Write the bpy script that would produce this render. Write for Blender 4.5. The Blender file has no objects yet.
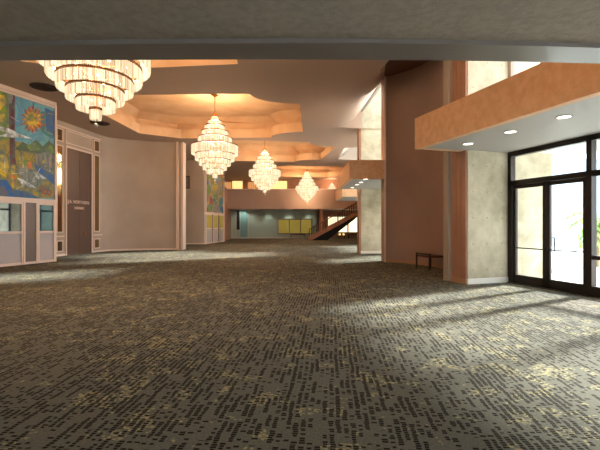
import bpy, bmesh, math, random
from mathutils import Vector, Matrix
from mathutils.geometry import tessellate_polygon
random.seed(7)
sc = bpy.context.scene
COL = sc.collection
PI = math.pi

def lin(h):
    h = h.lstrip('#')
    out = []
    for i in (0, 2, 4):
        c = int(h[i:i+2], 16)/255
        out.append(c/12.92 if c <= .04045 else ((c+.055)/1.055)**2.4)
    return (out[0], out[1], out[2], 1)

# ---------------------------------------------------------------- camera
EYE = 1.4
cd = bpy.data.cameras.new('camera')
cam = bpy.data.objects.new('camera', cd); COL.objects.link(cam)
cd.sensor_width = 36; cd.lens = 24.0; cd.clip_end = 400
cam.location = (0, 0, EYE); cam.rotation_euler = (PI/2, 0, 0)
sc.camera = cam

# ---------------------------------------------------------------- world, sun, exposure
w = bpy.data.worlds.new('world'); sc.world = w; w.use_nodes = True
wn = w.node_tree; wn.nodes.clear()
wo = wn.nodes.new('ShaderNodeOutputWorld'); bg = wn.nodes.new('ShaderNodeBackground')
tc = wn.nodes.new('ShaderNodeTexCoord'); sp = wn.nodes.new('ShaderNodeSeparateXYZ')
rp = wn.nodes.new('ShaderNodeValToRGB')
rp.color_ramp.elements[0].position = 0.0; rp.color_ramp.elements[0].color = (.96, .97, 1.0, 1)
rp.color_ramp.elements[1].position = 0.6; rp.color_ramp.elements[1].color = (.72, .86, 1.0, 1)
wn.links.new(tc.outputs['Generated'], sp.inputs[0]); wn.links.new(sp.outputs['Z'], rp.inputs[0])
wn.links.new(rp.outputs[0], bg.inputs[0]); wn.links.new(bg.outputs[0], wo.inputs[0])
bg.inputs[1].default_value = 2.6

sd = bpy.data.lights.new('sun', 'SUN'); sd.energy = 10.5; sd.angle = math.radians(5); sd.color = (1.0, .96, .90)
sun = bpy.data.objects.new('sun', sd); COL.objects.link(sun)
sun.rotation_euler = Vector((-.87, -.50, -.43)).to_track_quat('-Z', 'Y').to_euler()

vs = sc.view_settings
vs.view_transform = 'Standard'; vs.look = 'None'; vs.gamma = 1; vs.use_curve_mapping = False
vs.exposure = 1.32
CHAND_W = 600        # watts of the lamps inside one chandelier
WARM = (1.0, .68, .42)

# ---------------------------------------------------------------- materials
def mat(name, col, rough=.7, metal=0, spec=.3, noise=None, bump=None, emit=None):
    m = bpy.data.materials.new(name); m.use_nodes = True
    nt = m.node_tree; b = nt.nodes['Principled BSDF']
    c = lin(col) if isinstance(col, str) else (*col, 1)
    b.inputs['Base Color'].default_value = c
    b.inputs['Roughness'].default_value = rough
    b.inputs['Metallic'].default_value = metal
    b.inputs['Specular IOR Level'].default_value = spec
    if noise or bump:
        t = nt.nodes.new('ShaderNodeTexCoord')
    if noise:                       # (scale, other colour, amount)
        n = nt.nodes.new('ShaderNodeTexNoise'); n.inputs['Scale'].default_value = noise[0]; n.inputs['Detail'].default_value = 6
        r = nt.nodes.new('ShaderNodeValToRGB')
        r.color_ramp.elements[0].position = .35; r.color_ramp.elements[1].position = .35+noise[2]
        r.color_ramp.elements[0].color = c; r.color_ramp.elements[1].color = lin(noise[1])
        nt.links.new(t.outputs['Object'], n.inputs[0]); nt.links.new(n.outputs[0], r.inputs[0])
        nt.links.new(r.outputs[0], b.inputs['Base Color'])
    if bump:                        # (scale, strength, distance)
        n2 = nt.nodes.new('ShaderNodeTexNoise'); n2.inputs['Scale'].default_value = bump[0]; n2.inputs['Detail'].default_value = 3
        bp = nt.nodes.new('ShaderNodeBump'); bp.inputs['Strength'].default_value = bump[1]; bp.inputs['Distance'].default_value = bump[2]
        nt.links.new(t.outputs['Object'], n2.inputs[0]); nt.links.new(n2.outputs[0], bp.inputs['Height'])
        nt.links.new(bp.outputs[0], b.inputs['Normal'])
    if emit:
        b.inputs['Emission Color'].default_value = (*emit[0], 1); b.inputs['Emission Strength'].default_value = emit[1]
    return m

M = {}
M['ceiling'] = mat('ceiling plaster', '#ae9381', .9, bump=(60, .25, .02))
M['scoop'] = mat('pale ceiling edge plaster', '#b3a498', .85)
M['coffer'] = mat('coffer plaster', '#d2b08c', .8, noise=(1.2, '#c7a27c', .3))
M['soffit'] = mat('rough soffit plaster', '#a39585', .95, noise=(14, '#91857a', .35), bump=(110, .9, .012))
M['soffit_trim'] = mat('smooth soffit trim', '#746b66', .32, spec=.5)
M['white_wall'] = mat('pale wall covering', '#ab9a8a', .75, noise=(.8, '#a08e7e', .4))
M['wall_booth'] = mat('lilac white booth panel', '#aba29f', .5)
M['trim'] = mat('cream painted trim', '#d6bfae', .5)
M['taupe'] = mat('taupe lacquered door', '#6f5c52', .38, spec=.4)
M['brown_door'] = mat('brown lacquered doors', '#5a463b', .35, spec=.4)
M['brown_wall'] = mat('brown fabric wall', '#a18475', .85, noise=(.7, '#987c6d', .4))
M['wood'] = mat('orange timber cladding', '#a0735a', .5, noise=(2.2, '#ac7e63', .4))
M['dark_wood'] = mat('dark timber ceiling', '#5b3520', .6)
M['fascia'] = mat('ochre stone fascia', '#e3b78f', .75, noise=(7, '#d6a77d', .3), bump=(40, .2, .01))
M['pink_fascia'] = mat('salmon gallery fascia', '#ab9080', .8)
M['canopy_soffit'] = mat('grey canopy soffit', '#aaa39b', .6)
M['bronze'] = mat('dark bronze frame', '#2c211b', .38, metal=.5, spec=.5)
M['bar'] = mat('black push bar', '#14110f', .3, metal=.6)
M['brass'] = mat('brass', '#b5793f', .3, metal=1)
M['ring'] = mat('dark brass ring', '#6b4424', .45, metal=.5)
M['chrome'] = mat('brushed steel', '#b8b0a8', .3, metal=1)
M['base'] = mat('white stone base', '#e4ded2', .5)
M['base_wood'] = mat('tan baseboard', '#a9805f', .6)
M['teal'] = mat('sea green wall', '#b3bba9', .7)
M['teal_panel'] = mat('pale teal glazed panel', '#7d9c98', .3)
M['black'] = mat('black', '#0e0d0d', .6)
M['paving'] = mat('pale paving', '#d8d6d0', .8)
M['pale_building'] = mat('pale building', '#b4c0c8', .8)
M['pinkwall'] = mat('pink brick wall', '#b08670', .8)
M['vent'] = mat('dark vent metal', '#3a2a22', .6, metal=.3)
M['tie_hole'] = mat('form tie hole', '#8a7c62', .9)
M['mirror'] = mat('bronze mirror', '#b09e7c', .08, metal=1)
M['dark_glass'] = mat('dark reflecting glass', '#4a4f44', .04, metal=.9, spec=.5)
M['clear_mirror'] = mat('bluish reflecting glass', '#a9b4bc', .03, metal=1)
M['leaf'] = mat('palm leaf green', '#5d9a3c', .5, noise=(6, '#a9c56a', .3))
M['trunk'] = mat('palm trunk', '#7b6a50', .9)
M['letters'] = mat('cream letters', '#d9bfae', .5)
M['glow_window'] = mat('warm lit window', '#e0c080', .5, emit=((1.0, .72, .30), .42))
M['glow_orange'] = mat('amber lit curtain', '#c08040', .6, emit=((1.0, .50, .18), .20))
M['bright_window'] = mat('bright lit window', '#fff2d0', .5, emit=((1.0, .88, .55), .7))
M['olive_window'] = mat('olive yellow lit window', '#8f8028', .4, emit=((.66, .46, .08), .10))
M['lamp'] = mat('lamp lens', '#fff2da', .4, emit=((1.0, .90, .72), 3.0))
M['bulb'] = mat('warm bulb', '#fff0d0', .4, emit=((1.0, .78, .45), 1.7))

def concrete():
    m = mat('board marked concrete', '#c9bc9c', .85)
    nt = m.node_tree; b = nt.nodes['Principled BSDF']
    t = nt.nodes.new('ShaderNodeTexCoord')
    n = nt.nodes.new('ShaderNodeTexNoise'); n.inputs['Scale'].default_value = 1.6; n.inputs['Detail'].default_value = 8; n.inputs['Roughness'].default_value = .65
    r = nt.nodes.new('ShaderNodeValToRGB')
    r.color_ramp.elements[0].position = .3; r.color_ramp.elements[0].color = lin('#9c9078')
    r.color_ramp.elements[1].position = .65; r.color_ramp.elements[1].color = lin('#c6bba2')
    nt.links.new(t.outputs['Object'], n.inputs[0]); nt.links.new(n.outputs[0], r.inputs[0])
    nt.links.new(r.outputs[0], b.inputs['Base Color'])
    return m
M['concrete'] = concrete()

def glass(name, tint, fac=.08):
    m = bpy.data.materials.new(name); m.use_nodes = True
    nt = m.node_tree; nt.nodes.clear()
    o = nt.nodes.new('ShaderNodeOutputMaterial'); mx = nt.nodes.new('ShaderNodeMixShader')
    tr = nt.nodes.new('ShaderNodeBsdfTransparent'); gl = nt.nodes.new('ShaderNodeBsdfGlossy')
    tr.inputs[0].default_value = (*tint, 1); gl.inputs['Roughness'].default_value = .02
    fr = nt.nodes.new('ShaderNodeFresnel'); fr.inputs[0].default_value = 1.45
    ge = nt.nodes.new('ShaderNodeNewGeometry'); sb = nt.nodes.new('ShaderNodeMath'); sb.operation = 'SUBTRACT'; sb.inputs[0].default_value = 1
    mu = nt.nodes.new('ShaderNodeMath'); mu.operation = 'MULTIPLY'      # reflect on the entering face only
    nt.links.new(ge.outputs['Backfacing'], sb.inputs[1]); nt.links.new(sb.outputs[0], mu.inputs[0]); nt.links.new(fr.outputs[0], mu.inputs[1])
    nt.links.new(mu.outputs[0], mx.inputs[0])
    nt.links.new(tr.outputs[0], mx.inputs[1]); nt.links.new(gl.outputs[0], mx.inputs[2]); nt.links.new(mx.outputs[0], o.inputs[0])
    return m
M['glass'] = glass('clear window glass', (.94, .97, .97))

def crystal():
    m = bpy.data.materials.new('glowing crystal tubes'); m.use_nodes = True
    nt = m.node_tree; nt.nodes.clear()
    o = nt.nodes.new('ShaderNodeOutputMaterial')
    tl = nt.nodes.new('ShaderNodeBsdfTranslucent'); tl.inputs[0].default_value = (.05, .045, .035, 1)
    df = nt.nodes.new('ShaderNodeBsdfDiffuse'); df.inputs[0].default_value = (.05, .045, .035, 1)
    gs = nt.nodes.new('ShaderNodeBsdfGlossy'); gs.inputs['Roughness'].default_value = .15
    tp = nt.nodes.new('ShaderNodeBsdfTransparent')
    m1 = nt.nodes.new('ShaderNodeMixShader'); m1.inputs[0].default_value = .5
    m2 = nt.nodes.new('ShaderNodeMixShader'); m2.inputs[0].default_value = .01
    m3 = nt.nodes.new('ShaderNodeMixShader'); m3.inputs[0].default_value = .06
    em = nt.nodes.new('ShaderNodeEmission')  # bulb light put into the crystals as their own emission
    at = nt.nodes.new('ShaderNodeAttribute'); at.attribute_name = 'glow'
    rr = nt.nodes.new('ShaderNodeValToRGB')
    rr.color_ramp.elements[0].color = (.62, .32, .13, 1); rr.color_ramp.elements[1].color = (1.0, .78, .50, 1)
    ml = nt.nodes.new('ShaderNodeMath'); ml.operation = 'MULTIPLY_ADD'; ml.inputs[1].default_value = .40; ml.inputs[2].default_value = .12
    nt.links.new(at.outputs['Fac'], rr.inputs[0]); nt.links.new(rr.outputs[0], em.inputs[0])
    nt.links.new(at.outputs['Fac'], ml.inputs[0]); nt.links.new(ml.outputs[0], em.inputs[1])
    ad = nt.nodes.new('ShaderNodeAddShader')
    L = nt.links.new
    L(tl.outputs[0], m1.inputs[1]); L(df.outputs[0], m1.inputs[2]); L(m1.outputs[0], m2.inputs[1]); L(gs.outputs[0], m2.inputs[2])
    L(m2.outputs[0], m3.inputs[1]); L(tp.outputs[0], m3.inputs[2])
    L(m3.outputs[0], ad.inputs[0]); L(em.outputs[0], ad.inputs[1]); L(ad.outputs[0], o.inputs[0])
    return m
M['crystal'] = crystal()

def carpet():
    m = mat('patterned carpet', '#737764', .95, spec=.05)
    nt = m.node_tree; b = nt.nodes['Principled BSDF']; L = nt.links.new
    def math_(op, a, c=None, d=None):
        n = nt.nodes.new('ShaderNodeMath'); n.operation = op
        for i, v in enumerate((a, c, d)):
            if v is None: continue
            if isinstance(v, (int, float)): n.inputs[i].default_value = v
            else: L(v, n.inputs[i])
        return n.outputs[0]
    def noise(vec, scale, detail=2, rough=.5):
        n = nt.nodes.new('ShaderNodeTexNoise'); n.inputs['Scale'].default_value = scale
        n.inputs['Detail'].default_value = detail; n.inputs['Roughness'].default_value = rough
        L(vec, n.inputs[0]); return n.outputs[0]
    def white(vec):
        n = nt.nodes.new('ShaderNodeTexWhiteNoise'); n.noise_dimensions = '3D'; L(vec, n.inputs[0]); return n.outputs[0]
    def comb(x, y, z=0):
        n = nt.nodes.new('ShaderNodeCombineXYZ')
        for i, v in enumerate((x, y, z)):
            if isinstance(v, (int, float)): n.inputs[i].default_value = v
            else: L(v, n.inputs[i])
        return n.outputs[0]
    t = nt.nodes.new('ShaderNodeTexCoord')
    mp = nt.nodes.new('ShaderNodeMapping'); mp.vector_type = 'POINT'; mp.inputs['Rotation'].default_value = (0, 0, math.radians(4.5))
    L(t.outputs['Object'], mp.inputs[0])
    s = nt.nodes.new('ShaderNodeSeparateXYZ'); L(mp.outputs[0], s.inputs[0])
    wob = noise(mp.outputs[0], 2.2, 2)
    x = math_('ADD', s.outputs[0], math_('MULTIPLY', wob, .05))
    u = math_('DIVIDE', x, .050); iu = math_('FLOOR', u)
    col_off = white(comb(iu, 3.3))
    v = math_('ADD', math_('DIVIDE', s.outputs[1], .027), math_('MULTIPLY', col_off, 7)); iv = math_('FLOOR', v)
    fu = math_('FRACT', u); fv = math_('FRACT', v)
    rnd = white(comb(iu, iv, 1.7)); rnd2 = white(comb(iu, iv, 9.1))
    # a dash: the cell minus a gap, its width jittered
    hw = math_('MULTIPLY_ADD', rnd, .16, .24)
    cx = math_('MULTIPLY_ADD', rnd2, .16, .42)
    inx = math_('LESS_THAN', math_('ABSOLUTE', math_('SUBTRACT', fu, cx)), hw)
    iny = math_('LESS_THAN', math_('ABSOLUTE', math_('SUBTRACT', fv, .5)), .40)
    # columns break up: runs of dashes long in v, narrow in u
    run = noise(comb(math_('MULTIPLY', iu, 2.37), math_('MULTIPLY', s.outputs[1], 3.6), 0), 1.0, 2)
    big = noise(mp.outputs[0], .9, 3)
    dens = math_('ADD', run, math_('MULTIPLY', math_('SUBTRACT', big, .5), .35))
    keep = math_('GREATER_THAN', math_('ADD', dens, math_('MULTIPLY', math_('SUBTRACT', rnd2, .5), .24)), .485)
    dash = math_('MULTIPLY', math_('MULTIPLY', inx, iny), keep)
    yn = noise(mp.outputs[0], 3.1, 3, .6)
    yb = noise(mp.outputs[0], .8, 1)
    ymask = math_('GREATER_THAN', math_('ADD', yn, math_('MULTIPLY', math_('SUBTRACT', yb, .5), .4)), .57)
    yd = math_('MULTIPLY', ymask, math_('GREATER_THAN', white(comb(math_('FLOOR', math_('DIVIDE', s.outputs[0], .022)), math_('FLOOR', math_('DIVIDE', s.outputs[1], .014)), 4)), .62))
    fine = noise(mp.outputs[0], 55, 2)
    def mixc(f, a, c):
        n = nt.nodes.new('ShaderNodeMix'); n.data_type = 'RGBA'
        L(f, n.inputs[0])
        for i, v in ((6, a), (7, c)):
            if isinstance(v, tuple): n.inputs[i].default_value = v
            else: L(v, n.inputs[i])
        return n.outputs[2]
    c0 = mixc(fine, lin(CARPET_A), lin(CARPET_B))
    c1 = mixc(yd, c0, lin('#9c9470'))
    c2 = mixc(dash, c1, lin('#26221c'))
    L(c2, b.inputs['Base Color'])
    return m
CARPET_A, CARPET_B = '#4c4942', '#7e7d70'
M['carpet'] = carpet()

# ---------------------------------------------------------------- mesh helpers
def link(name, bm, m, parent=None, smooth=False):
    me = bpy.data.meshes.new(name); 
    bmesh.ops.recalc_face_normals(bm, faces=bm.faces[:])
    bm.to_mesh(me); bm.free()
    for x in (m if isinstance(m, (list, tuple)) else [m]): me.materials.append(M[x])
    if smooth:
        for p in me.polygons: p.use_smooth = True
    o = bpy.data.objects.new(name, me); COL.objects.link(o)
    if parent: o.parent = parent
    return o
def thing(name, label, cat, loc=(0, 0, 0), rz=0, group=None):
    o = bpy.data.objects.new(name, None); COL.objects.link(o); o.empty_display_size = .2
    o.location = loc; o.rotation_euler = (0, 0, rz); o['label'] = label; o['category'] = cat
    if group: o['group'] = group
    return o
def tag(o, label, cat, group=None):
    o['label'] = label; o['category'] = cat
    if group: o['group'] = group
    return o
LABEL = {}
def struct(name, bm, m, parent=None, label=None):
    o = link(name, bm, m, parent)
    if not parent: o['kind'] = 'structure'
    if label: o['label'] = label
    return o
def B(): return bmesh.new()
def prism(bm, pts, z0, z1, mi=0):
    lo = [bm.verts.new((p[0], p[1], z0)) for p in pts]; hi = [bm.verts.new((p[0], p[1], z1)) for p in pts]
    n = len(pts); fs = []
    fs.append(bm.faces.new(lo[::-1])); fs.append(bm.faces.new(hi))
    for i in range(n): fs.append(bm.faces.new((lo[i], lo[(i+1) % n], hi[(i+1) % n], hi[i])))
    for f in fs: f.material_index = mi
    return fs
def box(bm, x0, x1, y0, y1, z0, z1, mi=0):
    return prism(bm, [(x0, y0), (x1, y0), (x1, y1), (x0, y1)], z0, z1, mi)
def poly(bm, pts, mi=0):
    f = bm.faces.new([bm.verts.new(p) for p in pts]); f.material_index = mi; return f
def offset_path(pts, t):
    out = []
    for i, p in enumerate(pts):
        a = Vector(pts[max(i-1, 0)]); b = Vector(pts[min(i+1, len(pts)-1)])
        d = (b-a).normalized(); n = Vector((-d.y, d.x)); q = Vector(p)+n*t
        out.append((q.x, q.y))
    return out
def wall_path(bm, pts, t, z0, z1, mi=0):           # solid wall along a plan path, thickness to its left
    off = offset_path(pts, t)
    rows = [[bm.verts.new((q[0], q[1], z)) for q in L_] for L_ in (pts, off) for z in (z0, z1)]
    a, b, c, d = rows                              # front low, front high, back low, back high
    for i in range(len(pts)-1):
        for r, s_ in ((a, b), (b, d), (d, c), (c, a)):
            f = bm.faces.new((r[i], r[i+1], s_[i+1], s_[i])); f.material_index = mi
    bm.faces.new((a[0], b[0], d[0], c[0])); bm.faces.new((a[-1], c[-1], d[-1], b[-1]))
def cyl(bm, p, q, r, n=10, r2=None, mi=0, caps=True):
    p = Vector(p); q = Vector(q); d = (q-p).normalized()
    a = d.orthogonal().normalized(); b = d.cross(a); r2 = r if r2 is None else r2
    A = [bm.verts.new(p+(a*math.cos(2*PI*i/n)+b*math.sin(2*PI*i/n))*r) for i in range(n)]
    Bv = [bm.verts.new(q+(a*math.cos(2*PI*i/n)+b*math.sin(2*PI*i/n))*r2) for i in range(n)]
    fs = [bm.faces.new((A[i], A[(i+1) % n], Bv[(i+1) % n], Bv[i])) for i in range(n)]
    if caps: fs += [bm.faces.new(A[::-1]), bm.faces.new(Bv)]
    for f in fs: f.material_index = mi
def ring(bm, r, z, w, h, n=48, c=(0, 0)):
    vs = []
    for i in range(n):
        a = 2*PI*i/n; ca, sa = math.cos(a), math.sin(a)
        vs.append([bm.verts.new((c[0]+rr*ca, c[1]+rr*sa, zz)) for rr, zz in ((r, z), (r+w, z), (r+w, z+h), (r, z+h))])
    for i in range(n):
        p, q = vs[i], vs[(i+1) % n]
        for k in range(4): bm.faces.new((p[k], q[k], q[(k+1) % 4], p[(k+1) % 4]))
class Frame:                                       # local axes: s along, n to the front, z up
    def __init__(s, o, d, flip=1):
        s.o = Vector(o); s.d = Vector(d).normalized(); s.n = Vector((s.d.y, -s.d.x))*flip
    def p(s, a, n): q = s.o+s.d*a+s.n*n; return (q.x, q.y)
    def box(s, bm, a0, a1, n0, n1, z0, z1, mi=0): return prism(bm, [s.p(a0, n0), s.p(a1, n0), s.p(a1, n1), s.p(a0, n1)], z0, z1, mi)

# ---------------------------------------------------------------- plan
UD = Vector((.303, -.953))         # along the first bay's glass, towards the camera
VD = Vector((.953, .303))          # outward from the hall
PIER1 = Vector((3.94, 9.43)); P0 = PIER1+VD*1.27
ZS, ZP, ZC, ZH, ZR = 3.17, 3.87, 6.1, 7.0, 9.0      # soffit, parapet, ceiling, head beam, skylight
def pu(t, v=0, o=PIER1): q = o+UD*t+VD*v; return (q.x, q.y)

bm = B(); prism(bm, [(-13.3, -7.3), pu(17.2, 1.38), pu(-.3, 1.36), (6.0, 10.6), (5.2, 15.3), (4.7, 19.8), (6.0, 20.3), (6.3, 29.2), (7.3, 43.3), (-13.3, 43.3)], -.3, 0)
struct('floor', bm, 'carpet', label='dark dashed green grey carpet of the lobby')
bm = B(); box(bm, -60, 90, -60, 120, -.5, -.32)
struct('ground', bm, 'paving', label='pale paving outside the glass doors')
bm = B(); prism(bm, [pu(-1.2, 1.40), pu(-1.2, 14), pu(18, 14), pu(18, 1.40)], -.3, -.02)
struct('terrace', bm, 'paving', label='sunlit terrace outside the entrance doors')

# ---- right side, first bay
def pier(o, ud, vd, depth, length, inner, name, lab, zt=ZR):
    o = Vector(o); f = lambda t, v: tuple(o+ud*t+vd*v)
    bm = B(); prism(bm, [f(0, 0.02), f(0, length), f(-depth, length), f(-depth, 0.02)], 0, zt)
    # shallow form tie holes and board joints, kept in the face as small dark discs
    n3 = Vector((ud.x, ud.y, 0))
    for iz in range(11):
        for v in (.17, .58, 1.02):
            if v > length: continue
            c = o+vd*v; p = Vector((c.x, c.y, .33+iz*.62))
            cyl(bm, p-n3*.01, p+n3*.004, .016, 8, mi=1)
    ob = struct(name, bm, ['concrete', 'tie_hole'], label=lab)
    bm = B(); prism(bm, [f(.02, 0.0), f(.02, inner), f(0, inner), f(0, 0.0)], 0, .13)
    struct('baseboard', bm, 'base', ob)
    return ob
UD2 = Vector((0, -1)); VD2 = Vector((1, 0))
pier(PIER1, UD, VD, .52, 2.62, 1.25, 'concrete_pier', 'concrete pier left of the glass entrance doors')
bm = B()
for a, b in ((0.02, .17), (.18, .34), (.35, .50)):
    prism(bm, [pu(-a, .02), pu(-a, -.025), pu(-b, -.025), pu(-b, .02)], .12, ZR)
struct('timber_cladding', bm, 'wood', label='orange timber side of the concrete pier')
bm = B(); prism(bm, [pu(0, .02), pu(0, -.05), pu(-.52, -.05), pu(-.52, .02)], 0, .12)
struct('baseboard', bm, 'base_wood')
bm = B(); prism(bm, [pu(-.53, .3), pu(-.53, .0), pu(-.60, .0), pu(-.60, .3)], 0, ZR); prism(bm, [pu(-.60, .3), pu(-.60, -.07), pu(-.78, -.07), pu(-.78, .3)], 0, ZR)
struct('wall_pilaster', bm, 'white_wall', label='narrow pale pilaster beside the timber cladding')

# door wall of the first bay
DW = Frame(P0, UD, flip=-1)                         # n points outward
DW.n = -VD                                          # make n point into the hall
def mullion(bm, a0, a1, z0, z1, d=.07): DW.box(bm, a0, a1, -d, d, z0, z1)
fr = B()
zt0, zt1 = 2.36, 2.47
mullion(fr, .0, .10, 0, ZS); DW.box(fr, 0, 2.3, -.07, .07, zt0, zt1); DW.box(fr, 0, 14.5, -.07, .07, ZS-.11, ZS)
mullion(fr, 1.95, 2.06, 0, ZS)
fo = struct('window_1', fr, 'bronze', label='glazed entrance screen in dark bronze frames')
tr = B(); DW.box(tr, .1, 1.95, -.006, .006, zt1, ZS-.11)
struct('glass_pane', tr, 'glass', fo)
# remaining glazing towards the camera
k = 2.06; i = 0
side = B(); pane = B()
while k < 14.3:
    nx = k+1.55
    mullion(side, nx-.10, nx, 0, ZS); DW.box(side, k, nx-.1, -.07, .07, 0, .2); DW.box(side, k, nx-.1, -.05, .05, .72, .80)
    DW.box(side, k, nx-.1, -.07, .07, zt0, zt1)
    DW.box(pane, k, nx-.1, -.006, .006, .8, zt0); DW.box(pane, k, nx-.1, -.006, .006, zt1, ZS-.11)
    k = nx
so = struct('window_2', side, 'bronze', label='row of side windows in dark bronze frames right of the doors')
struct('glass_pane', pane, 'glass', so)
def glass_door(name, a0, a1, hinge_left, lab):
    r = bpy.data.objects.new(name, None); COL.objects.link(r); r['kind'] = 'structure'; r['label'] = lab
    st = .085
    bm = B()
    DW.box(bm, a0, a0+st, -.03, .03, .01, zt0); DW.box(bm, a1-st, a1, -.03, .03, .01, zt0)
    DW.box(bm, a0, a1, -.03, .03, .01, .21); DW.box(bm, a0, a1, -.03, .03, zt0-.09, zt0-.005)
    link('door_frame', bm, 'bronze', r)
    bm = B(); DW.box(bm, a0+st, a1-st, -.005, .005, .21, zt0-.09); link('glass_pane', bm, 'glass', r)
    bm = B()
    def P(a, n, z): q = DW.p(a, n); return (q[0], q[1], z)
    e0, e1 = a0+.04, a1-.04
    cyl(bm, P(e0, .03, .86), P(e0+.02, .10, .86), .014, 8); cyl(bm, P(e1, .03, .86), P(e1-.02, .10, .86), .014, 8)
    cyl(bm, P(e0+.02, .10, .86), P(e1-.02, .10, .86), .014, 8)
    link('push_bar', bm, 'bar', r)
    hx = (a1-.10) if hinge_left else (a0+.10)
    bm = B()
    for z in (.82, 1.12): cyl(bm, P(hx, -.03, z), P(hx, -.09, z), .012, 8)
    cyl(bm, P(hx, -.09, .82), P(hx, -.09, 1.12), .012, 8)
    link('door_handle', bm, 'bar', r)
    return r
glass_door('door_1', .12, 1.02, True, 'left leaf of the glass entrance doors')
glass_door('door_2', 1.03, 1.94, False, 'right leaf of the glass entrance doors, palm seen through it')
bm = B(); DW.box(bm, 0, 2.0, -.1, .1, 0, .012); struct('door_threshold', bm, 'bronze', label='dark threshold under the entrance doors')

# canopy over the doors
CT = Vector((2.8, 9.33))
def pc(t, v): q = CT+UD*t+VD*v; return (q.x, q.y)
def canopy(name, quad, fascia_edges, lab, lights, spot=True):
    bm = B(); prism(bm, quad, ZS, ZS+.3, 0)
    ob = struct(name, bm, 'canopy_soffit', label=lab)
    bm = B()
    for a, b in fascia_edges:
        d = (Vector(b)-Vector(a)).normalized(); n = Vector((-d.y, d.x))*.14
        prism(bm, [a, b, tuple(Vector(b)+n), tuple(Vector(a)+n)], ZS-.015, ZP)
    struct('fascia', bm, 'fascia', ob)
    return ob
q = [pc(0, .02), pc(12.2, .02), pc(12.2, 2.36), pc(0, 2.36)]
canopy('balcony', q, [(pc(12.2, 0), pc(0, 0)), (pc(0.14, .0), pc(.14, 1.2))][0:1], 'ochre faced balcony above the glass doors', [])
bm = B(); prism(bm, [pc(0, .02), pc(-.0, 1.17), pc(.14, 1.17), pc(.14, .02)], ZS-.01, ZP)
struct('balcony_end', bm, 'fascia', label='short far end of the ochre balcony')
# upper glazing over the doors
ug = B(); up = B()
for a in [0]+[.9+1.55*i for i in range(9)]: DW.box(ug, a, a+.09, -.06, .06, ZS+.3, ZR)
DW.box(ug, 0, 14, -.06, .06, ZR-.1, ZR)
uo = struct('window_3', ug, 'white_wall', label='high windows above the ochre balcony')
DW.box(up, .09, 14, -.006, .006, ZS+.3, ZR-.1); struct('glass_pane', up, 'glass', uo)
# skylight of the first bay
sk = B(); sp_ = B()
for a in range(0, 12, 2): prism(sk, [pu(a, .02), pu(a+.1, .02), pu(a+.1, 1.27), pu(a, 1.27)], ZR-.1, ZR)
s_o = struct('window_4', sk, 'canopy_soffit', label='skylight above the ochre balcony')
prism(sp_, [pu(0, .02), pu(13, .02), pu(13, 1.27), pu(0, 1.27)], ZR, ZR+.01); struct('glass_pane', sp_, 'glass', s_o)

# downlights in a soffit
def downlight(x, y, z, label, power=14, r=.09, cat='ceiling light', group=None, name='downlight', col=(1, .86, .66)):
    t = thing(name, label, cat, (x, y, z), 0, group)
    bm = B(); ring(bm, r, -.012, .02, .012, 24); link('trim_ring', bm, 'canopy_soffit', t)
    bm = B(); cyl(bm, (0, 0, -.006), (0, 0, 0), r, 24); link('lens', bm, 'lamp', t)
    if power:
        ld = bpy.data.lights.new('downlight_lamp', 'SPOT'); ld.energy = power; ld.spot_size = 1.9; ld.spot_blend = .6; ld.shadow_soft_size = .08; ld.color = col
        lo = bpy.data.objects.new('downlight_lamp', ld); COL.objects.link(lo); lo.parent = t; lo.location = (0, 0, -.03)
    return t
for i, (px, py) in enumerate(((468, 144), (510.5, 132), (564, 117))):
    Y = (ZS-EYE)*400/(225.4-py); X = (px-300)/400*Y
    downlight(X, Y, ZS, ['recessed downlight in the balcony soffit nearest the concrete pier',
                         'middle recessed downlight in the balcony soffit above the doors',
                         'recessed downlight in the balcony soffit nearest the camera'][i], 8, .10, group='downlights in the near balcony soffit')

# niche wall between the bays (concave, brown)
niche = [(3.93, 10.2), (4.30, 11.0), (4.52, 12.0), (4.56, 12.8), (4.42, 13.6), (4.12, 14.25), (3.70, 14.75), (3.34, 15.02), (3.20, 15.1)]
def smooth(pts, n=6):
    out = []
    P = [Vector(p) for p in pts]; P = [P[0]*2-P[1]]+P+[P[-1]*2-P[-2]]
    for i in range(1, len(P)-2):
        for k in range(n):
            t = k/n; a, b, c, d = P[i-1:i+3]
            out.append(tuple(.5*((2*b)+(-a+c)*t+(2*a-5*b+4*c-d)*t*t+(-a+3*b-3*c+d)*t**3)))
    out.append(tuple(P[-2])); return out
ns = smooth(niche)
bm = B(); wall_path(bm, ns, -.2, 0, ZH+.3)
o = struct('wall_right', bm, 'brown_wall', label='curved brown wall between the two glazed bays')
o.data.shade_smooth(); o.data.set_sharp_from_angle(angle=.6)
bm = B(); wall_path(bm, ns, .025, 0, .11); struct('baseboard_right', bm, 'base_wood')
bm = B(); prism(bm, [(3.2, 15.1), (3.17, 15.62), (3.6, 15.62), (3.6, 14.98)], 0, ZR); struct('timber_cladding', bm, 'wood', label='timber return at the end of the curved brown wall')
bm = B(); prism(bm, [(3.175, 15.08), (3.235, 15.04), (3.235, 15.1), (3.19, 15.14)], 0, ZH+.3); struct('trim_1', bm, 'trim', label='pale edge strip ending the curved brown wall')
bm = B(); prism(bm, [(2.4, 11.7), (2.7, 10.2), (3.8, 9.9), (5.2, 10.0), (5.2, 15.1), (3.2, 15.4), (2.3, 13.2)], ZH, ZH+.1); struct('ceiling_niche', bm, 'dark_wood', label='dark timber ceiling over the curved brown wall')
bm = B(); prism(bm, [(4.9, 10.2), (6.0, 10.6), (6.0, 15.2), (3.6, 15.65), (3.6, 15.25), (4.9, 14.6)], 0, ZR); struct('wall_core', bm, 'concrete', label='concrete block between the bays')

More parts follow.
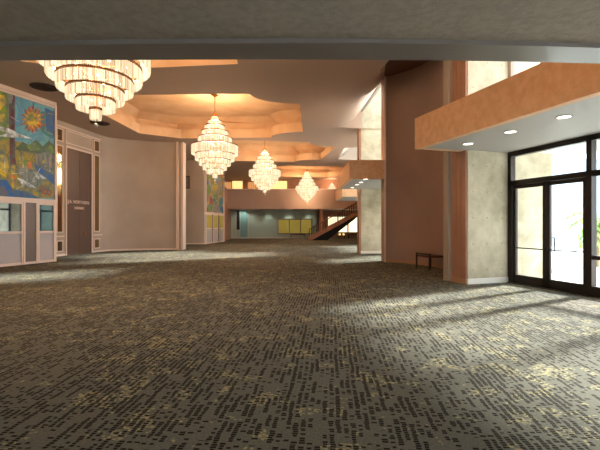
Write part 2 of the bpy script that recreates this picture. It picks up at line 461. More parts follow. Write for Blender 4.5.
# ---- second bay
P2 = Vector((2.98, 19.6))
pier(P2, UD2, VD2, .7, 3.0, 1.3, 'concrete_pier', 'concrete pier under the far balcony beyond the curved brown wall')
bm = B(); box(bm, 2.90, 3.0, 19.62, 20.32, 0, ZR); struct('timber_cladding', bm, 'wood', label='timber side of the far concrete pier')
def glazing(p, q, n, zb, name, lab, frame='bronze', z0=0, z1=ZS):
    F = Frame(p, Vector(q)-Vector(p)); Ln = (Vector(q)-Vector(p)).length
    fb = B(); pb = B()
    for i in range(n+1):
        a = i*(Ln-.1)/n; F.box(fb, a, a+.1, -.06, .06, z0, z1)
    F.box(fb, 0, Ln, -.05, .05, z1-.1, z1)
    if z0 == 0: F.box(fb, 0, Ln, -.05, .05, 0, .2); F.box(fb, 0, Ln, -.05, .05, 2.36, 2.47)
    else: F.box(fb, 0, Ln, -.05, .05, z0, z0+.1)
    o = struct(name, fb, frame, label=lab)
    F.box(pb, .05, Ln-.05, -.006, .006, z0+.1, z1-.1); struct('glass_pane', pb, 'glass', o)
glazing((4.7, 15.4), (4.3, 19.6), 3, 0, 'window_5', 'entrance glazing of the second bay')
glazing((4.7, 15.4), (4.3, 19.6), 3, 0, 'window_6', 'high windows above the second balcony', 'white_wall', ZS+.3, ZR)
q2 = [(1.91, 15.2), (4.75, 15.25), (4.4, 19.7), (1.89, 19.7)]
bm = B(); prism(bm, q2, ZS, ZS+.3); c2 = struct('balcony', bm, 'canopy_soffit', label='far ochre balcony with four downlights beyond the brown wall')
bm = B(); prism(bm, [(1.89, 15.18), (4.0, 15.18), (4.0, 15.32), (1.91, 15.32)], ZS-.015, ZP); prism(bm, [(1.89, 15.32), (2.03, 15.32), (2.01, 19.7), (1.87, 19.7)], ZS-.015, ZP)
struct('fascia', bm, 'fascia', c2)
bm = B(); prism(bm, [(3.0, 15.6), (4.6, 15.6), (4.3, 19.6), (2.98, 19.6)], ZR, ZR+.01); o = struct('window_7', bm, 'glass', label='skylight over the second bay')
for i, (px, py) in enumerate(((365.5, 179.5), (361, 182.5), (357, 185), (352.5, 188))):
    Y = (ZS-EYE)*400/(225.4-py); X = (px-300)/400*Y
    downlight(X, Y, ZS, ['nearest', 'second nearest', 'third', 'farthest'][i]+' small downlight in the soffit of the far balcony', 4, .09, group='downlights in the far balcony soffit')
# ---- third bay
bm = B(); box(bm, 2.75, 6, 25, 29.5, ZS, ZS+.3); c3 = struct('balcony', bm, 'canopy_soffit', label='farthest small balcony behind the far balcony')
bm = B(); box(bm, 2.73, 6, 24.86, 25, ZS-.01, ZP); box(bm, 2.61, 2.75, 24.86, 29.5, ZS-.01, ZP); struct('fascia', bm, 'fascia', c3)
pier((4.6, 29.0), UD2, VD2, .7, 2.4, 1.3, 'concrete_pier', 'farthest concrete pier near the staircase')
glazing((5.6, 20.3), (5.9, 29.0), 5, 0, 'window_8', 'glazing of the third bay')
glazing((5.6, 20.3), (5.9, 29.0), 5, 0, 'window_9', 'high windows of the third bay', 'white_wall', ZS+.3, ZR)
bm = B(); wall_path(bm, [(5.95, 29.7), (6.6, 43)], -.3, 0, ZR); struct('wall_right_far', bm, 'pinkwall')

# ---------------------------------------------------------------- main ceiling with coffers
def coffer_outline(cx, cy, rot, W=4.2, H=3.6, rx=1.75, ry=1.25, n=9, grow=0.0):
    W += grow; H += grow
    pts = []
    for sx, sy in ((1, -1), (1, 1), (-1, 1), (-1, -1)):
        arc = []
        for i in range(n+1):
            a = PI/2*i/n
            if sx < 0: arc.append((W-rx*i/n, H-ry*(n-i)/n)); continue
            arc.append((W-rx*math.sin(a), H-ry*math.cos(a)))      # from (W, H-ry) to (W-rx, H), centred on the corner
        if sx*sy < 0: arc = arc[::-1]
        for x, y in arc: pts.append((sx*x, sy*y))
    c, s = math.cos(rot), math.sin(rot)
    return [(cx+x*c-y*s, cy+x*s+y*c) for x, y in pts]
CH = [(-4.1, 8.03), (-3.83, 18.0), (-2.3, 26.1), (.64, 36.8)]
COF = [(-4.62, 8.35, math.radians(-6)), (-4.12, 18.0, math.radians(-2)), (-2.35, 25.9, math.radians(8)), (.9, 35.6, math.radians(10))]
edge_r = [(9.0, -7), (6.4, 0), (4.0, 5.3), (2.75, 9.33), (2.45, 12.2), (1.5, 14.0), (1.5, 19.2), (3.05, 19.5), (4.6, 19.6), (4.6, 24.0), (2.7, 24.4), (2.7, 28.6), (5.0, 29.2), (6.6, 29.8), (7.0, 43)]
outer = edge_r+[(-13, 43), (-13, -7)]
holes = [coffer_outline(*c) for c in COF]
loops = [[Vector((x, y, 0)) for x, y in outer]]+[[Vector((x, y, 0)) for x, y in h] for h in holes]
tris = tessellate_polygon(loops); flat = [p for l in loops for p in l]
bm = B(); vs_ = [bm.verts.new((p.x, p.y, ZC)) for p in flat]
for t in tris:
    try: bm.faces.new([vs_[i] for i in t])
    except ValueError: pass
for i in range(len(edge_r)-1):
    a, b = edge_r[i], edge_r[i+1]
    if i == 3 or i == 4:      # lip under the niche ceiling
        poly(bm, [(a[0], a[1], ZC), (b[0], b[1], ZC), (b[0], b[1], ZR), (a[0], a[1], ZR)])
struct('ceiling', bm, 'ceiling', label='brown plaster ceiling of the hall with scalloped coffers')
for (cx, cy, r), nm in zip(COF, ('nearest', 'second', 'third', 'farthest')):
    lo = coffer_outline(cx, cy, r); hi = coffer_outline(cx, cy, r, grow=.35)
    bm = B(); n = len(lo)
    def band(A, za, Bq, zb):
        for i in range(n):
            j = (i+1) % n
            poly(bm, [(A[i][0], A[i][1], za), (A[j][0], A[j][1], za), (Bq[j][0], Bq[j][1], zb), (Bq[i][0], Bq[i][1], zb)])
    band(lo, ZC, lo, ZC+.48); band(lo, ZC+.48, hi, ZC+.50); band(hi, ZC+.50, hi, ZC+.85)
    top = coffer_outline(cx, cy, r, grow=-.05); band(hi, ZC+.85, top, 7.25)
    tv = [Vector((x, y, 0)) for x, y in top]
    vv = [bm.verts.new((x, y, 7.25)) for x, y in top]
    for t in tessellate_polygon([tv]): 
        try: bm.faces.new([vv[i] for i in t])
        except ValueError: pass
    o = struct('ceiling_coffer', bm, 'coffer', label=f'{nm} scalloped ceiling recess around a chandelier')

# light scoops: chamfer from ceiling edge up to the head beam
bm = B()
inner = [(2.45, 12.2), (1.5, 14.0), (1.5, 16.0), (1.5, 19.2)]; outer_ = [(2.75, 12.6), (3.18, 15.15), (3.10, 17.0), (2.98, 19.45)]
rows = []
for (ax, ay), (bx, by) in zip(inner, outer_):
    rows.append([bm.verts.new((ax+(bx-ax)*k/8, ay+(by-ay)*k/8, ZC+(ZH-ZC)*(k/8)**2.6)) for k in range(9)])
for r1, r2 in zip(rows, rows[1:]):
    for k in range(8): bm.faces.new((r1[k], r1[k+1], r2[k+1], r2[k]))
sc_o = struct('ceiling_scoop', bm, 'ceiling', label='pale upswept ceiling edge lit by the second bay windows')
sc_o.data.shade_smooth()
bm = B(); poly(bm, [(1.5+(2.98-1.5)*k/8, 19.2+.25*k/8, ZC+(ZH-ZC)*(k/8)**2.6) for k in range(9)]+[(3.05, 19.45, ZC)])
struct('ceiling_lip', bm, 'ceiling')
bm = B(); a, b = Vector((3.2, 15.1)), Vector((2.96, 19.6)); prism(bm, [tuple(a), tuple(b), (b.x+.12, b.y), (a.x+.12, a.y)], ZH-.05, ZH+.2)
struct('beam', bm, 'canopy_soffit', label='grey head beam along the second bay')
bm = B(); poly(bm, [(2.75, 9.33, ZC), (4.0, 5.3, ZC), (*pu(4.3, 0), ZH), (*pu(0, 0), ZH)]); poly(bm, [(4.0, 5.3, ZC), (6.4, 0, ZC), (*pu(9.8, 0), ZH), (*pu(4.3, 0), ZH)])
poly(bm, [(6.4, 0, ZC), (9.0, -7, ZC), (*pu(17, 0), ZH), (*pu(9.8, 0), ZH)])
struct('ceiling_scoop', bm, 'white_wall', label='pale sloping ceiling edge over the near balcony')
bm = B(); prism(bm, [pu(0, 0), pu(17, 0), pu(17, .12), pu(0, .12)], ZH-.05, ZH+.2); struct('beam', bm, 'canopy_soffit', label='grey head beam along the first bay')
bm = B(); poly(bm, [(2.7, 24.4, ZC), (2.7, 28.6, ZC), (4.6, 28.6, ZH+.6), (4.6, 24.0, ZH+.6)]); poly(bm, [(2.7, 28.6, ZC), (5.0, 29.2, ZC), (4.6, 28.6, ZH+.6)])
struct('ceiling_scoop', bm, 'white_wall', label='pale sloping ceiling edge of the farthest bay')
# unseen roof slab put in against light leaks, leaving the skylights open
bm = B(); prism(bm, [(-13.3, -7.3), pu(17, 0), pu(-.1, 0), (5.2, 10.0), (5.2, 15.2), (3.0, 15.6), (2.9, 19.7), (5.8, 20), (7.3, 43.3), (-13.3, 43.3)], ZR+.05, ZR+.3)
struct('roof', bm, 'concrete')

# ---------------------------------------------------------------- outer walls
bm = B(); box(bm, -13.3, -13, -7, 43.3, 0, ZR); struct('wall_left', bm, 'white_wall')
bm = B(); box(bm, -13.3, -3, -7.3, -7, 0, ZR); box(bm, -3, 10.5, -7.3, -7, ZS, ZR); struct('wall_back', bm, 'white_wall')
glazing((-3, -7.1), (10.3, -7.1), 8, 0, 'window_30', 'unseen glazed wall behind the camera, added for foreground daylight')  # unseen glazing added to bring daylight onto the foreground carpet
bm = B(); box(bm, -13, 7.3, 43, 43.3, 0, ZR); struct('wall_far', bm, 'pinkwall')

# ---------------------------------------------------------------- booth walls with murals
def mural_material(seed, warm):
    m = bpy.data.materials.new('painted mural'); m.use_nodes = True
    nt = m.node_tree; b = nt.nodes['Principled BSDF']; b.inputs['Roughness'].default_value = .6
    t = nt.nodes.new('ShaderNodeTexCoord'); n = nt.nodes.new('ShaderNodeTexNoise'); n.inputs['Scale'].default_value = .9; n.inputs['Detail'].default_value = 5; n.inputs['Distortion'].default_value = 1.2
    mp = nt.nodes.new('ShaderNodeMapping'); mp.inputs['Location'].default_value = (seed*3.1, seed, 0)
    r = nt.nodes.new('ShaderNodeValToRGB'); r.color_ramp.interpolation = 'EASE'
    cols = warm
    while len(r.color_ramp.elements) < len(cols): r.color_ramp.elements.new(.5)
    for i, c in enumerate(cols): r.color_ramp.elements[i].position = .28+.46*i/(len(cols)-1); r.color_ramp.elements[i].color = lin(c)
    nt.links.new(t.outputs['Object'], mp.inputs[0]); nt.links.new(mp.outputs[0], n.inputs[0]); nt.links.new(n.outputs[0], r.inputs[0]); nt.links.new(r.outputs[0], b.inputs['Base Color'])
    return m
M['mural_sky'] = mural_material(1, ['#3a7fa2', '#5a9ab4', '#6aa8ae', '#4f8fb4', '#8aa896'])
M['mural_b'] = mural_material(4, ['#2f7aa6', '#7a8c5a', '#c98a2c', '#5f97a0', '#b4553a', '#3f86b0', '#c0a040'])
for nm, c in (('m_yellow', '#e0c02a'), ('m_orange', '#e07a22'), ('m_red', '#b23224'), ('m_green', '#7d9a32'), ('m_dkgreen', '#4a6a3a'), ('m_white', '#e6ecec'), ('m_maroon', '#6e2f3a'),
              ('m_blue', '#2460a4'), ('m_olive', '#a49238'), ('m_grey', '#8b8f84'), ('m_tan', '#b0986a'), ('m_teal', '#2b8a94'), ('m_purple', '#6c5a80'), ('m_black', '#25262c')):
    M[nm] = mat('paint '+nm[2:], c, .6, noise=(5, '#5a6a66', .35))

def booth(F, panes, doors, end, zt, mural, start, glow, labels, nwin):
    """F.n faces the hall. panes/doors: lists of (a0, a1) along the wall."""
    cuts = sorted(panes+doors)
    bm = B(); F.box(bm, start, end, -.25, 0, 0, zt)
    body = struct('wall_booth', bm, 'wall_booth', label=labels[0])
    tr = B()
    F.box(tr, start, end, 0, .05, 2.20, 2.34)                      # rail under the mural
    F.box(tr, end-.08, end, 0, .05, 0, zt)
    F.box(tr, start, end, 0, .04, zt-.13, zt)
    F.box(tr, start, end, 0, .03, 0, .09)
    for a0, a1 in cuts: F.box(tr, a0-.06, a0, 0, .045, 0, 2.2); F.box(tr, a1, a1+.06, 0, .045, 0, 2.2)
    for a0, a1 in panes: F.box(tr, a0, a1, 0, .05, 1.10, 1.18); F.box(tr, a0, a1, 0, .045, 2.14, 2.2)
    struct('trim', tr, 'trim', body)
    for i, (a0, a1) in enumerate(panes):
        bm = B(); F.box(bm, a0, a1, 0, .012, 1.18, 2.14)
        w_ = struct(f'window_{nwin+i}', bm, ('dark_glass' if i == 2 else 'clear_mirror') if not glow else 'olive_window', label=labels[1][i])
    for i, (a0, a1) in enumerate(doors):
        bm = B(); F.box(bm, a0, a1, 0, .02, 0.01, 2.2)
        d_ = struct(f'door_{nwin+i}', bm, 'taupe', label=labels[2][i])
        bm = B(); q = F.p(a1-.06, .04); cyl(bm, (q[0], q[1], .98), (q[0], q[1], 1.10), .018, 8); struct('door_handle', bm, 'brass', d_)
    return body
A1 = Frame((-10, 13.3), (.27, .963))
booth(A1, [(-2.2, -.95), (-.75, .76), (1.46, 2.06)], [(.90, 1.33)], 2.18, ZC, None, -6.5, False,
      ['pale booth wall under the near mural', ['window in the booth wall outside the left of the frame', 'booth window reflecting the glazed entrance, under the sun mural', 'narrow dark booth window right of the taupe door'], ['narrow taupe door in the booth wall under the mural']], 10)
bm = B(); prism(bm, [A1.p(2.18, 0), A1.p(2.18, -.25), (-11.3, 15.6), (-11.3, 15.3)], 0, ZC); struct('wall_left_return', bm, 'white_wall')
A2 = Frame((-6.96, 29.0), (.118, .993))
booth(A2, [(.41, 1.50), (2.0, 2.95), (3.45, 4.4)], [(1.58, 1.90), (3.05, 3.38)], 4.73, ZC, None, 0, True,
      ['pale booth wall under the far mural', ['far booth window, left one of three', 'far booth window, middle one of three', 'far booth window, right one of three'], ['left narrow brown door of the far booth', 'right narrow brown door of the far booth']], 20)

def mural(F, a0, a1, z0, z1, bg, label, shapes):
    t = thing('mural', label, 'mural')
    bm = B(); F.box(bm, a0, a1, 0, .03, z0, z1, 0)
    mats = [bg]
    W, H = a1-a0, z1-z0
    k = 0
    for mname, pts in shapes:
        if mname not in mats: mats.append(mname)
        mi = mats.index(mname); k += 1; off = .031+.0004*k
        pl = []
        for u, v in pts:
            u = min(max(u, 0), 1); v = min(max(v, 0), 1)
            q = F.p(a0+u*W, off); pl.append((q[0], q[1], z0+v*H))
        vv = [bm.verts.new(p) for p in pl]
        loc = [Vector((u, v, 0)) for u, v in pts]
        for tri in tessellate_polygon([loc]):
            try: f = bm.faces.new([vv[i] for i in tri]); f.material_index = mi
            except ValueError: pass
    link('painted_panel', bm, mats, t)
    bm = B()
    for x0, x1, y0, y1 in ((a0-.08, a0, z0-.06, z1+.08), (a1, a1+.08, z0-.06, z1+.08), (a0, a1, z1, z1+.08), (a0, a1, z0-.06, z0)): F.box(bm, x0, x1, 0, .07, y0, y1)
    link('frame', bm, 'trim', t)
    return t
def star(c, n, r1, r2, asp, jit=0):
    out = []
    for i in range(2*n):
        r = (r1*(1+random.uniform(-jit, jit)) if i % 2 == 0 else r2); a = PI*i/n
        out.append((c[0]+r*math.cos(a)/asp, c[1]+r*math.sin(a)))
    return out
# near mural: visible part u from .55 (x=0) to 1 (x=54); W 4.9 m, H 3.5 m
def near_u(px):
    k_ = (px-300)/400; s_ = (-10-13.3*k_)/(.963*k_-.27); return (s_+2.8)/4.9
def near_pt(px, py):
    k_ = (px-300)/400; s_ = (-10-13.3*k_)/(.963*k_-.27); Y = 13.3+.963*s_
    return ((s_+2.8)/4.9, (EYE+(225.4-py)*Y/400-2.36)/3.5)
N = near_pt
sh = []
def S(m_, *pts): sh.append((m_, [N(*p) for p in pts]))
S('m_green', (-30, 80), (7, 86), (9, 140), (-30, 150))
S('m_grey', (7, 88), (12, 90), (13, 150), (8, 150))
S('m_blue', (44, 108), (54, 112), (54, 138), (46, 136)); S('m_teal', (40, 112), (45, 112), (45, 130), (40, 130))
S('m_olive', (-30, 143), (8, 140), (22, 143), (34, 152), (54, 160), (54, 199), (30, 198), (-30, 196))
S('m_dkgreen', (14, 150), (22, 142), (28, 146), (36, 140), (42, 147), (48, 141), (54, 146), (54, 158), (40, 155), (26, 152))
S('m_green', (25, 146), (34, 143), (40, 150), (30, 152)); S('m_green', (44, 150), (50, 145), (54, 150), (54, 154), (46, 154))
S('m_grey', (34, 155), (46, 152), (54, 156), (54, 176), (46, 172), (36, 166))
for i in range(8): S('m_purple' if i % 2 else 'm_tan', (35+i*2.3, 156), (36+i*2.3, 156), (36.4+i*2.3, 168), (35.6+i*2.3, 168))
S('m_blue', (33, 163), (40, 168), (54, 176), (54, 186), (44, 178), (35, 170))
S('m_blue', (-20, 180), (6, 180), (12, 190), (26, 192), (40, 199), (-20, 197)); S('m_purple', (-20, 186), (4, 187), (8, 196), (-20, 195))
S('m_grey', (16, 170), (24, 166), (36, 172), (44, 182), (36, 190), (24, 184)); S('m_tan', (22, 160), (30, 163), (33, 170), (24, 168))
S('m_maroon', (8, 104), (12, 104), (13, 150), (16, 168), (12, 172), (9, 168)); S('m_maroon', (12, 92), (14, 93), (14, 165), (12.5, 165)); S('m_black', (11, 100), (11.7, 100), (12, 160), (11.2, 160))
S('m_olive', (9, 165), (15, 165), (16, 174), (12.5, 178), (8, 173)); S('m_yellow', (10.5, 166), (13.5, 166), (14, 173), (12, 175), (10, 172))
S('m_yellow', (-4, 154), (6, 156), (8, 168), (5, 178), (-4, 172)); S('m_orange', (9, 176), (15, 176), (12.5, 190)); S('m_yellow', (10.5, 178), (13, 178), (12, 192))
S('m_yellow', (-12, 93), (4, 96), (6, 103), (-2, 112), (-12, 108)); S('m_yellow', (-10, 116), (4, 114), (2, 122), (-8, 124))
for i, c in enumerate(('m_yellow', 'm_green', 'm_orange')): S(c, (18+i*4, 158+i*3), (22+i*4, 156+i*3), (23+i*4, 162+i*3), (19+i*4, 164+i*3))
def ss(m_, cx, cy, n, r1, r2, jit): sh.append((m_, [N(cx+ (r1*(1+random.uniform(-jit, jit)) if i % 2 == 0 else r2)*math.cos(PI*i/n)*.95, cy+(r1 if i % 2 == 0 else r2)*math.sin(PI*i/n)) for i in range(2*n)]))
S('m_red', (34, 122.5), (45, 124.5), (45, 126.5), (34, 125.5)); S('m_black', (32, 103), (32.8, 103), (32.6, 110), (32, 110))
ss('m_red', 31.5, 120, 16, 15, 7, .2); ss('m_orange', 31.5, 120, 14, 13.5, 7.5, .15); ss('m_yellow', 31.5, 120, 12, 10.5, 5.5, .1); ss('m_olive', 30.5, 118, 5, 4.5, 3.4, .1); ss('m_green', 30, 117, 6, 2.2, 1.6, .1)
S('m_white', (-14, 124), (8, 129), (18, 134), (31, 139), (18, 138), (10, 138), (2, 137), (-10, 138), (6, 134)); S('m_white', (16, 178), (22, 180), (35, 188), (28, 188), (20, 184))
S('m_white', (32, 172), (38, 174), (46, 179), (37, 180)); S('m_white', (43, 166), (46, 166.5), (44, 169)); S('m_white', (48, 170), (50, 171), (48.5, 173)); S('m_yellow', (40, 161), (44, 161), (42, 165))
for i in range(7): S('m_white' if i % 2 else 'm_purple', (18+i*2.2, 181+i), (18.6+i*2.2, 181+i), (19+i*2.2, 188+i*.6))
for x, y in ((44, 192), (48, 193), (41, 189)): ss('m_red', x, y, 7, 4, 2.4, .1); ss('m_olive', x, y, 5, 1.8, 1.2, .1)
S('m_teal', (38, 128), (43, 130), (52, 134), (52, 140), (42, 134))
for i in range(70):
    u, v = random.uniform(.1, 1), random.uniform(0, .95); a = random.uniform(-.6, .6)+random.choice((0, PI/2)); L_ = random.uniform(.03, .10); wd = .0035
    sh.append((random.choice(('m_white', 'm_black', 'm_yellow', 'm_maroon', 'm_teal', 'm_tan')), [(u-math.cos(a)*L_, v-math.sin(a)*L_), (u+math.cos(a)*L_, v+math.sin(a)*L_), (u+math.cos(a)*L_-math.sin(a)*wd, v+math.sin(a)*L_+math.cos(a)*wd), (u-math.cos(a)*L_-math.sin(a)*wd, v-math.sin(a)*L_+math.cos(a)*wd)]))
mural(A1, -2.8, 2.1, 2.36, 5.86, 'mural_sky', 'large framed blue mural with an orange sun burst, above the near booth windows', sh)
sh2 = []
cl = ['m_yellow', 'm_orange', 'm_olive', 'm_teal', 'm_blue', 'm_green', 'm_red', 'm_tan', 'm_grey']
for i in range(30):
    u, v = random.random(), random.random(); c = random.choice(cl[:3]+['m_tan', 'm_olive'] if (v > .45 and u > .25) else cl[3:])
    a = random.uniform(0, PI); L_ = random.uniform(.15, .35); w_ = random.uniform(.08, .2)
    sh2.append((c, [(u+math.cos(a)*L_*.6, v+math.sin(a)*L_*.5), (u-math.sin(a)*w_, v+math.cos(a)*w_*.6), (u-math.cos(a)*L_*.6, v-math.sin(a)*L_*.5), (u+math.sin(a)*w_, v-math.cos(a)*w_*.6)]))
mural(A2, .35, 4.45, 2.36, 5.86, 'mural_b', 'tall framed abstract mural in blue and yellow, above the far booth', sh2)

# ---------------------------------------------------------------- panelled lounge entrance
A3 = Frame((-10.75, 18.3), (.124, .992))
bm = B(); A3.box(bm, -2.9, 2.85, -.25, 0, 0, ZC); pw = struct('wall_panelled', bm, 'white_wall', label='pink cream panelled wall around the tall taupe doors')
def frame_rect(bm, F, a0, a1, z0, z1, w=.045, d=.04):
    F.box(bm, a0-w, a0, 0, d, z0-w, z1+w); F.box(bm, a1, a1+w, 0, d, z0-w, z1+w); F.box(bm, a0, a1, 0, d, z1, z1+w); F.box(bm, a0, a1, 0, d, z0-w, z0)
rects = [(-.52, -.20, 5.20, 5.70), (-.52, -.20, 1.10, 4.95), (-.52, -.20, .24, .66), (2.10, 2.48, 5.20, 5.70), (2.10, 2.48, 1.10, 4.95), (2.10, 2.48, .24, .66), (.06, 1.86, 5.20, 5.72)]
bm = B()
for r_ in rects: frame_rect(bm, A3, *r_)
A3.box(bm, -.01, .06, 0, .06, 0, 5.0); A3.box(bm, 1.86, 1.93, 0, .06, 0, 5.0); A3.box(bm, -.01, 1.93, 0, .06, 4.96, 5.04)
A3.box(bm, -.6, -.1, 0, .05, .86, .92); A3.box(bm, 1.98, 2.7, 0, .05, .86, .92); A3.box(bm, 1.93, 2.85, 0, .03, 0, .09); A3.box(bm, -2.9, -.01, 0, .03, 0, .09)
A3.box(bm, -.7, 2.6, 0, .05, 5.80, 5.86)
struct('trim', bm, 'trim', pw)
bm = B()
for r_ in (rects[0], rects[1], rects[2], rects[3], rects[5]): A3.box(bm, r_[0], r_[1], 0, .01, r_[2], r_[3])
struct('mirror_panel', bm, 'mirror', pw)
bm = B(); r_ = rects[4]; A3.box(bm, r_[0], r_[1], 0, .01, r_[2], r_[3]); struct('mirror_panel', bm, 'mirror', pw)
bm = B(); A3.box(bm, .06, .955, 0, .02, .01, 4.96); A3.box(bm, .965, 1.86, 0, .02, .01, 4.96)
dl = struct('door_3', bm, 'brown_door', label='very tall taupe double doors with lettering')
bm = B()
for a in (1.25, 1.36):
    q = A3.p(a, .02); q2_ = A3.p(a, .07); cyl(bm, (q[0], q[1], .98), (q2_[0], q2_[1], .98), .035, 10)
struct('door_handle', bm, 'brass', dl)
def text_obj(body, size, F, a, z, parent):
    cu = bpy.data.curves.new('t', 'FONT'); cu.body = body; cu.size = size; cu.extrude = .012; cu.align_x = 'CENTER'
    tmp = bpy.data.objects.new('t', cu); COL.objects.link(tmp)
    bpy.context.view_layer.update()
    me = bpy.data.meshes.new_from_object(tmp.evaluated_get(bpy.context.evaluated_depsgraph_get()))
    bpy.data.objects.remove(tmp); me.materials.clear(); me.materials.append(M['letters'])
    o = bpy.data.objects.new('lettering', me); COL.objects.link(o); o.parent = parent
    q = F.p(a, .032); ang = math.atan2(F.d.y, F.d.x)
    o.matrix_world = Matrix.Translation((q[0], q[1], z)) @ Matrix.Rotation(ang, 4, 'Z') @ Matrix.Rotation(PI/2, 4, 'X')
    return o
sg = thing('wall_sign', 'two lines of raised cream letters on the tall taupe doors', 'sign')
text_obj('J.A. NORTHERN', .215, A3, .90, 2.42, sg); text_obj('LOUNGE', .17, A3, .93, 2.15, sg)

# white curved wall
cw = smooth([(-10.40, 21.08), (-10.15, 21.55), (-9.5, 22.0), (-8.6, 22.35), (-7.7, 22.55), (-6.98, 22.65)])
bm = B(); wall_path(bm, cw, .25, 0, ZC); o = struct('wall_curved', bm, 'white_wall', label='pale curved wall left of the far mural')
o.data.shade_smooth(); o.data.set_sharp_from_angle(angle=.6)
bm = B(); wall_path(bm, cw, -.03, 0, .09); struct('baseboard_left', bm, 'trim')
bm = B(); prism(bm, [(-6.99, 22.55), (-6.88, 22.55), (-6.88, 22.95), (-6.99, 22.95)], 0, ZC); struct('trim_2', bm, 'trim', label='white edge strip ending the pale curved wall')
bm = B(); prism(bm, [(-6.88, 22.7), (-6.70, 22.7), (-6.70, 23.2), (-6.88, 23.2)], 0, ZC); struct('wall_end', bm, 'white_wall')
bm = B(); prism(bm, [(-6.72, 22.62), (-6.62, 22.62), (-6.62, 23.2), (-6.72, 23.2)], 0, ZC); struct('trim_3', bm, 'trim')
bm = B(); wall_path(bm, [(-6.75, 23.2), (-8.8, 24.6), (-12.9, 24.8)], .2, 0, ZC); struct('wall_behind', bm, 'white_wall')
bm = B(); box(bm, -13, -6.96, 29.0, 29.25, 0, ZC); struct('wall_cross', bm, 'white_wall', label='pale wall left of the far mural')
bm = B(); box(bm, -13, -6.96, 28.97, 29.0, 0, .1); struct('baseboard_cross', bm, 'trim')
pn = thing('dark_panel', 'dark square panel high on the pale wall behind the curved wall', 'wall panel', (-8.33, 29.0, 4.5))
bm = B(); box(bm, -.34, .34, -.06, 0, -.46, .46); link('case', bm, 'vent', pn)
bm = B(); box(bm, -.28, .28, -.075, -.06, -.40, .40); link('grille', bm, 'taupe', pn)

# ---------------------------------------------------------------- far end: gallery, teal wall, stair
bm = B(); wall_path(bm, [(-6.40, 33.7), (-6.85, 38.0), (-7.2, 42)], .25, 0, 4.75); struct('wall_left_far', bm, 'pinkwall')
bm = B(); box(bm, -12, 6.6, 38.0, 38.3, 2.92, 4.78); gal = struct('gallery', bm, 'pink_fascia', label='salmon gallery fascia across the far end')
bm = B(); box(bm, -12, 6.6, 38.3, 43, 2.95, 3.15); struct('soffit', bm, 'canopy_soffit', gal)
bm = B(); box(bm, -12, 6.6, 37.97, 38.32, 4.78, 4.84); struct('cap', bm, 'trim', gal)
bm = B(); box(bm, -7.2, 1.75, 42.0, 42.2, 0, 2.95); struct('wall_teal', bm, 'teal', label='sea green back wall under the gallery')
bm = B(); box(bm, -7.2, 1.75, 41.96, 42.0, 0, .12); struct('baseboard_far', bm, 'trim')
bm = B(); box(bm, 1.9, 2.25, 38.6, 39.0, 0, 2.95); struct('wall_column', bm, 'wood', label='brown column under the gallery beside the staircase')
bm = B(); box(bm, 2.0, 6.6, 42.0, 42.2, 0, 2.95); struct('wall_pink', bm, 'pinkwall', label='pink wall behind the staircase')
# teal panels on the left
tp = thing('glazed_screen', 'teal lit screen with a dark slot under the left end of the gallery', 'screen')
bm = B(); box(bm, -6.25, -5.45, 41.7, 41.78, .1, 2.9); link('panel', bm, 'teal_panel', tp)
bm = B(); box(bm, -7.1, -6.65, 41.7, 41.78, .1, 2.9); link('panel', bm, 'teal', tp)
bm = B(); box(bm, -6.63, -6.28, 41.7, 41.76, .9, 2.9); link('dark_slot', bm, 'black', tp)
bm = B()
for x in (-7.15, -6.66, -6.28, -5.45): box(bm, x, x+.05, 41.66, 41.8, 0, 2.9)
box(bm, -7.15, -5.4, 41.66, 41.8, 0, .12); box(bm, -6.66, -6.23, 41.66, 41.8, .82, .9)
link('frame', bm, 'trim', tp)
# yellow windows under the gallery
wy = B()
yw = thing('display_window', 'olive yellow lit display window of three panes on the sea green wall', 'display window', (-.55, 42, 0))
for i in range(3):
    x0 = -1.7+i*1.17
    bm = B(); box(bm, x0, x0+1.08, -.06, -.03, .55, 1.95); link('lit_pane', bm, 'olive_window', yw)
bm = B(); box(bm, -1.76, 1.82, -.09, 0, 1.95, 2.06); box(bm, -1.76, 1.82, -.09, 0, .45, .55)
for i in range(4): box(bm, -1.76+i*1.17, -1.70+i*1.17, -.09, 0, .5, 2.0)
link('frame', bm, 'taupe', yw)
def bench(name, label, x, y, L_, W_, rz, hgt=.46, group=None):
    t = thing(name, label, 'bench', (x, y, 0), rz, group)
    bm = B(); box(bm, -L_/2, L_/2, -W_/2, W_/2, hgt-.07, hgt); link('seat', bm, 'dark_wood', t)
    for sx in (-1, 1):
        for sy in (-1, 1):
            bm = B(); cx, cy = sx*(L_/2-.03), sy*(W_/2-.03); box(bm, cx-.025, cx+.025, cy-.025, cy+.025, 0, hgt-.07); link('leg', bm, 'bronze', t)
    return t
bench('bench', 'low dark bench in front of the olive display window', -.2, 41.2, 1.5, .5, 0)
bench('bench', 'low dark bench behind the staircase under the bright windows', 5.55, 41.2, 1.2, .5, 0)
# bright windows behind the stairs
for i, (x0, x1) in enumerate(((2.9, 3.95), (4.0, 5.0), (5.05, 6.1))):
    w_ = thing('lit_window', ['left', 'middle', 'right'][i]+' bright warm window behind the staircase', 'window', (x0, 42, 0))
    bm = B(); box(bm, 0, x1-x0, -.05, -.02, .65, 2.25); link('lit_pane', bm, 'bright_window', w_)
    bm = B(); 
    for a in (0, x1-x0-.05): box(bm, a, a+.05, -.07, 0, .6, 2.3)
    box(bm, 0, x1-x0, -.07, 0, .6, .66); box(bm, 0, x1-x0, -.07, 0, 2.25, 2.3); link('frame', bm, 'wood', w_)
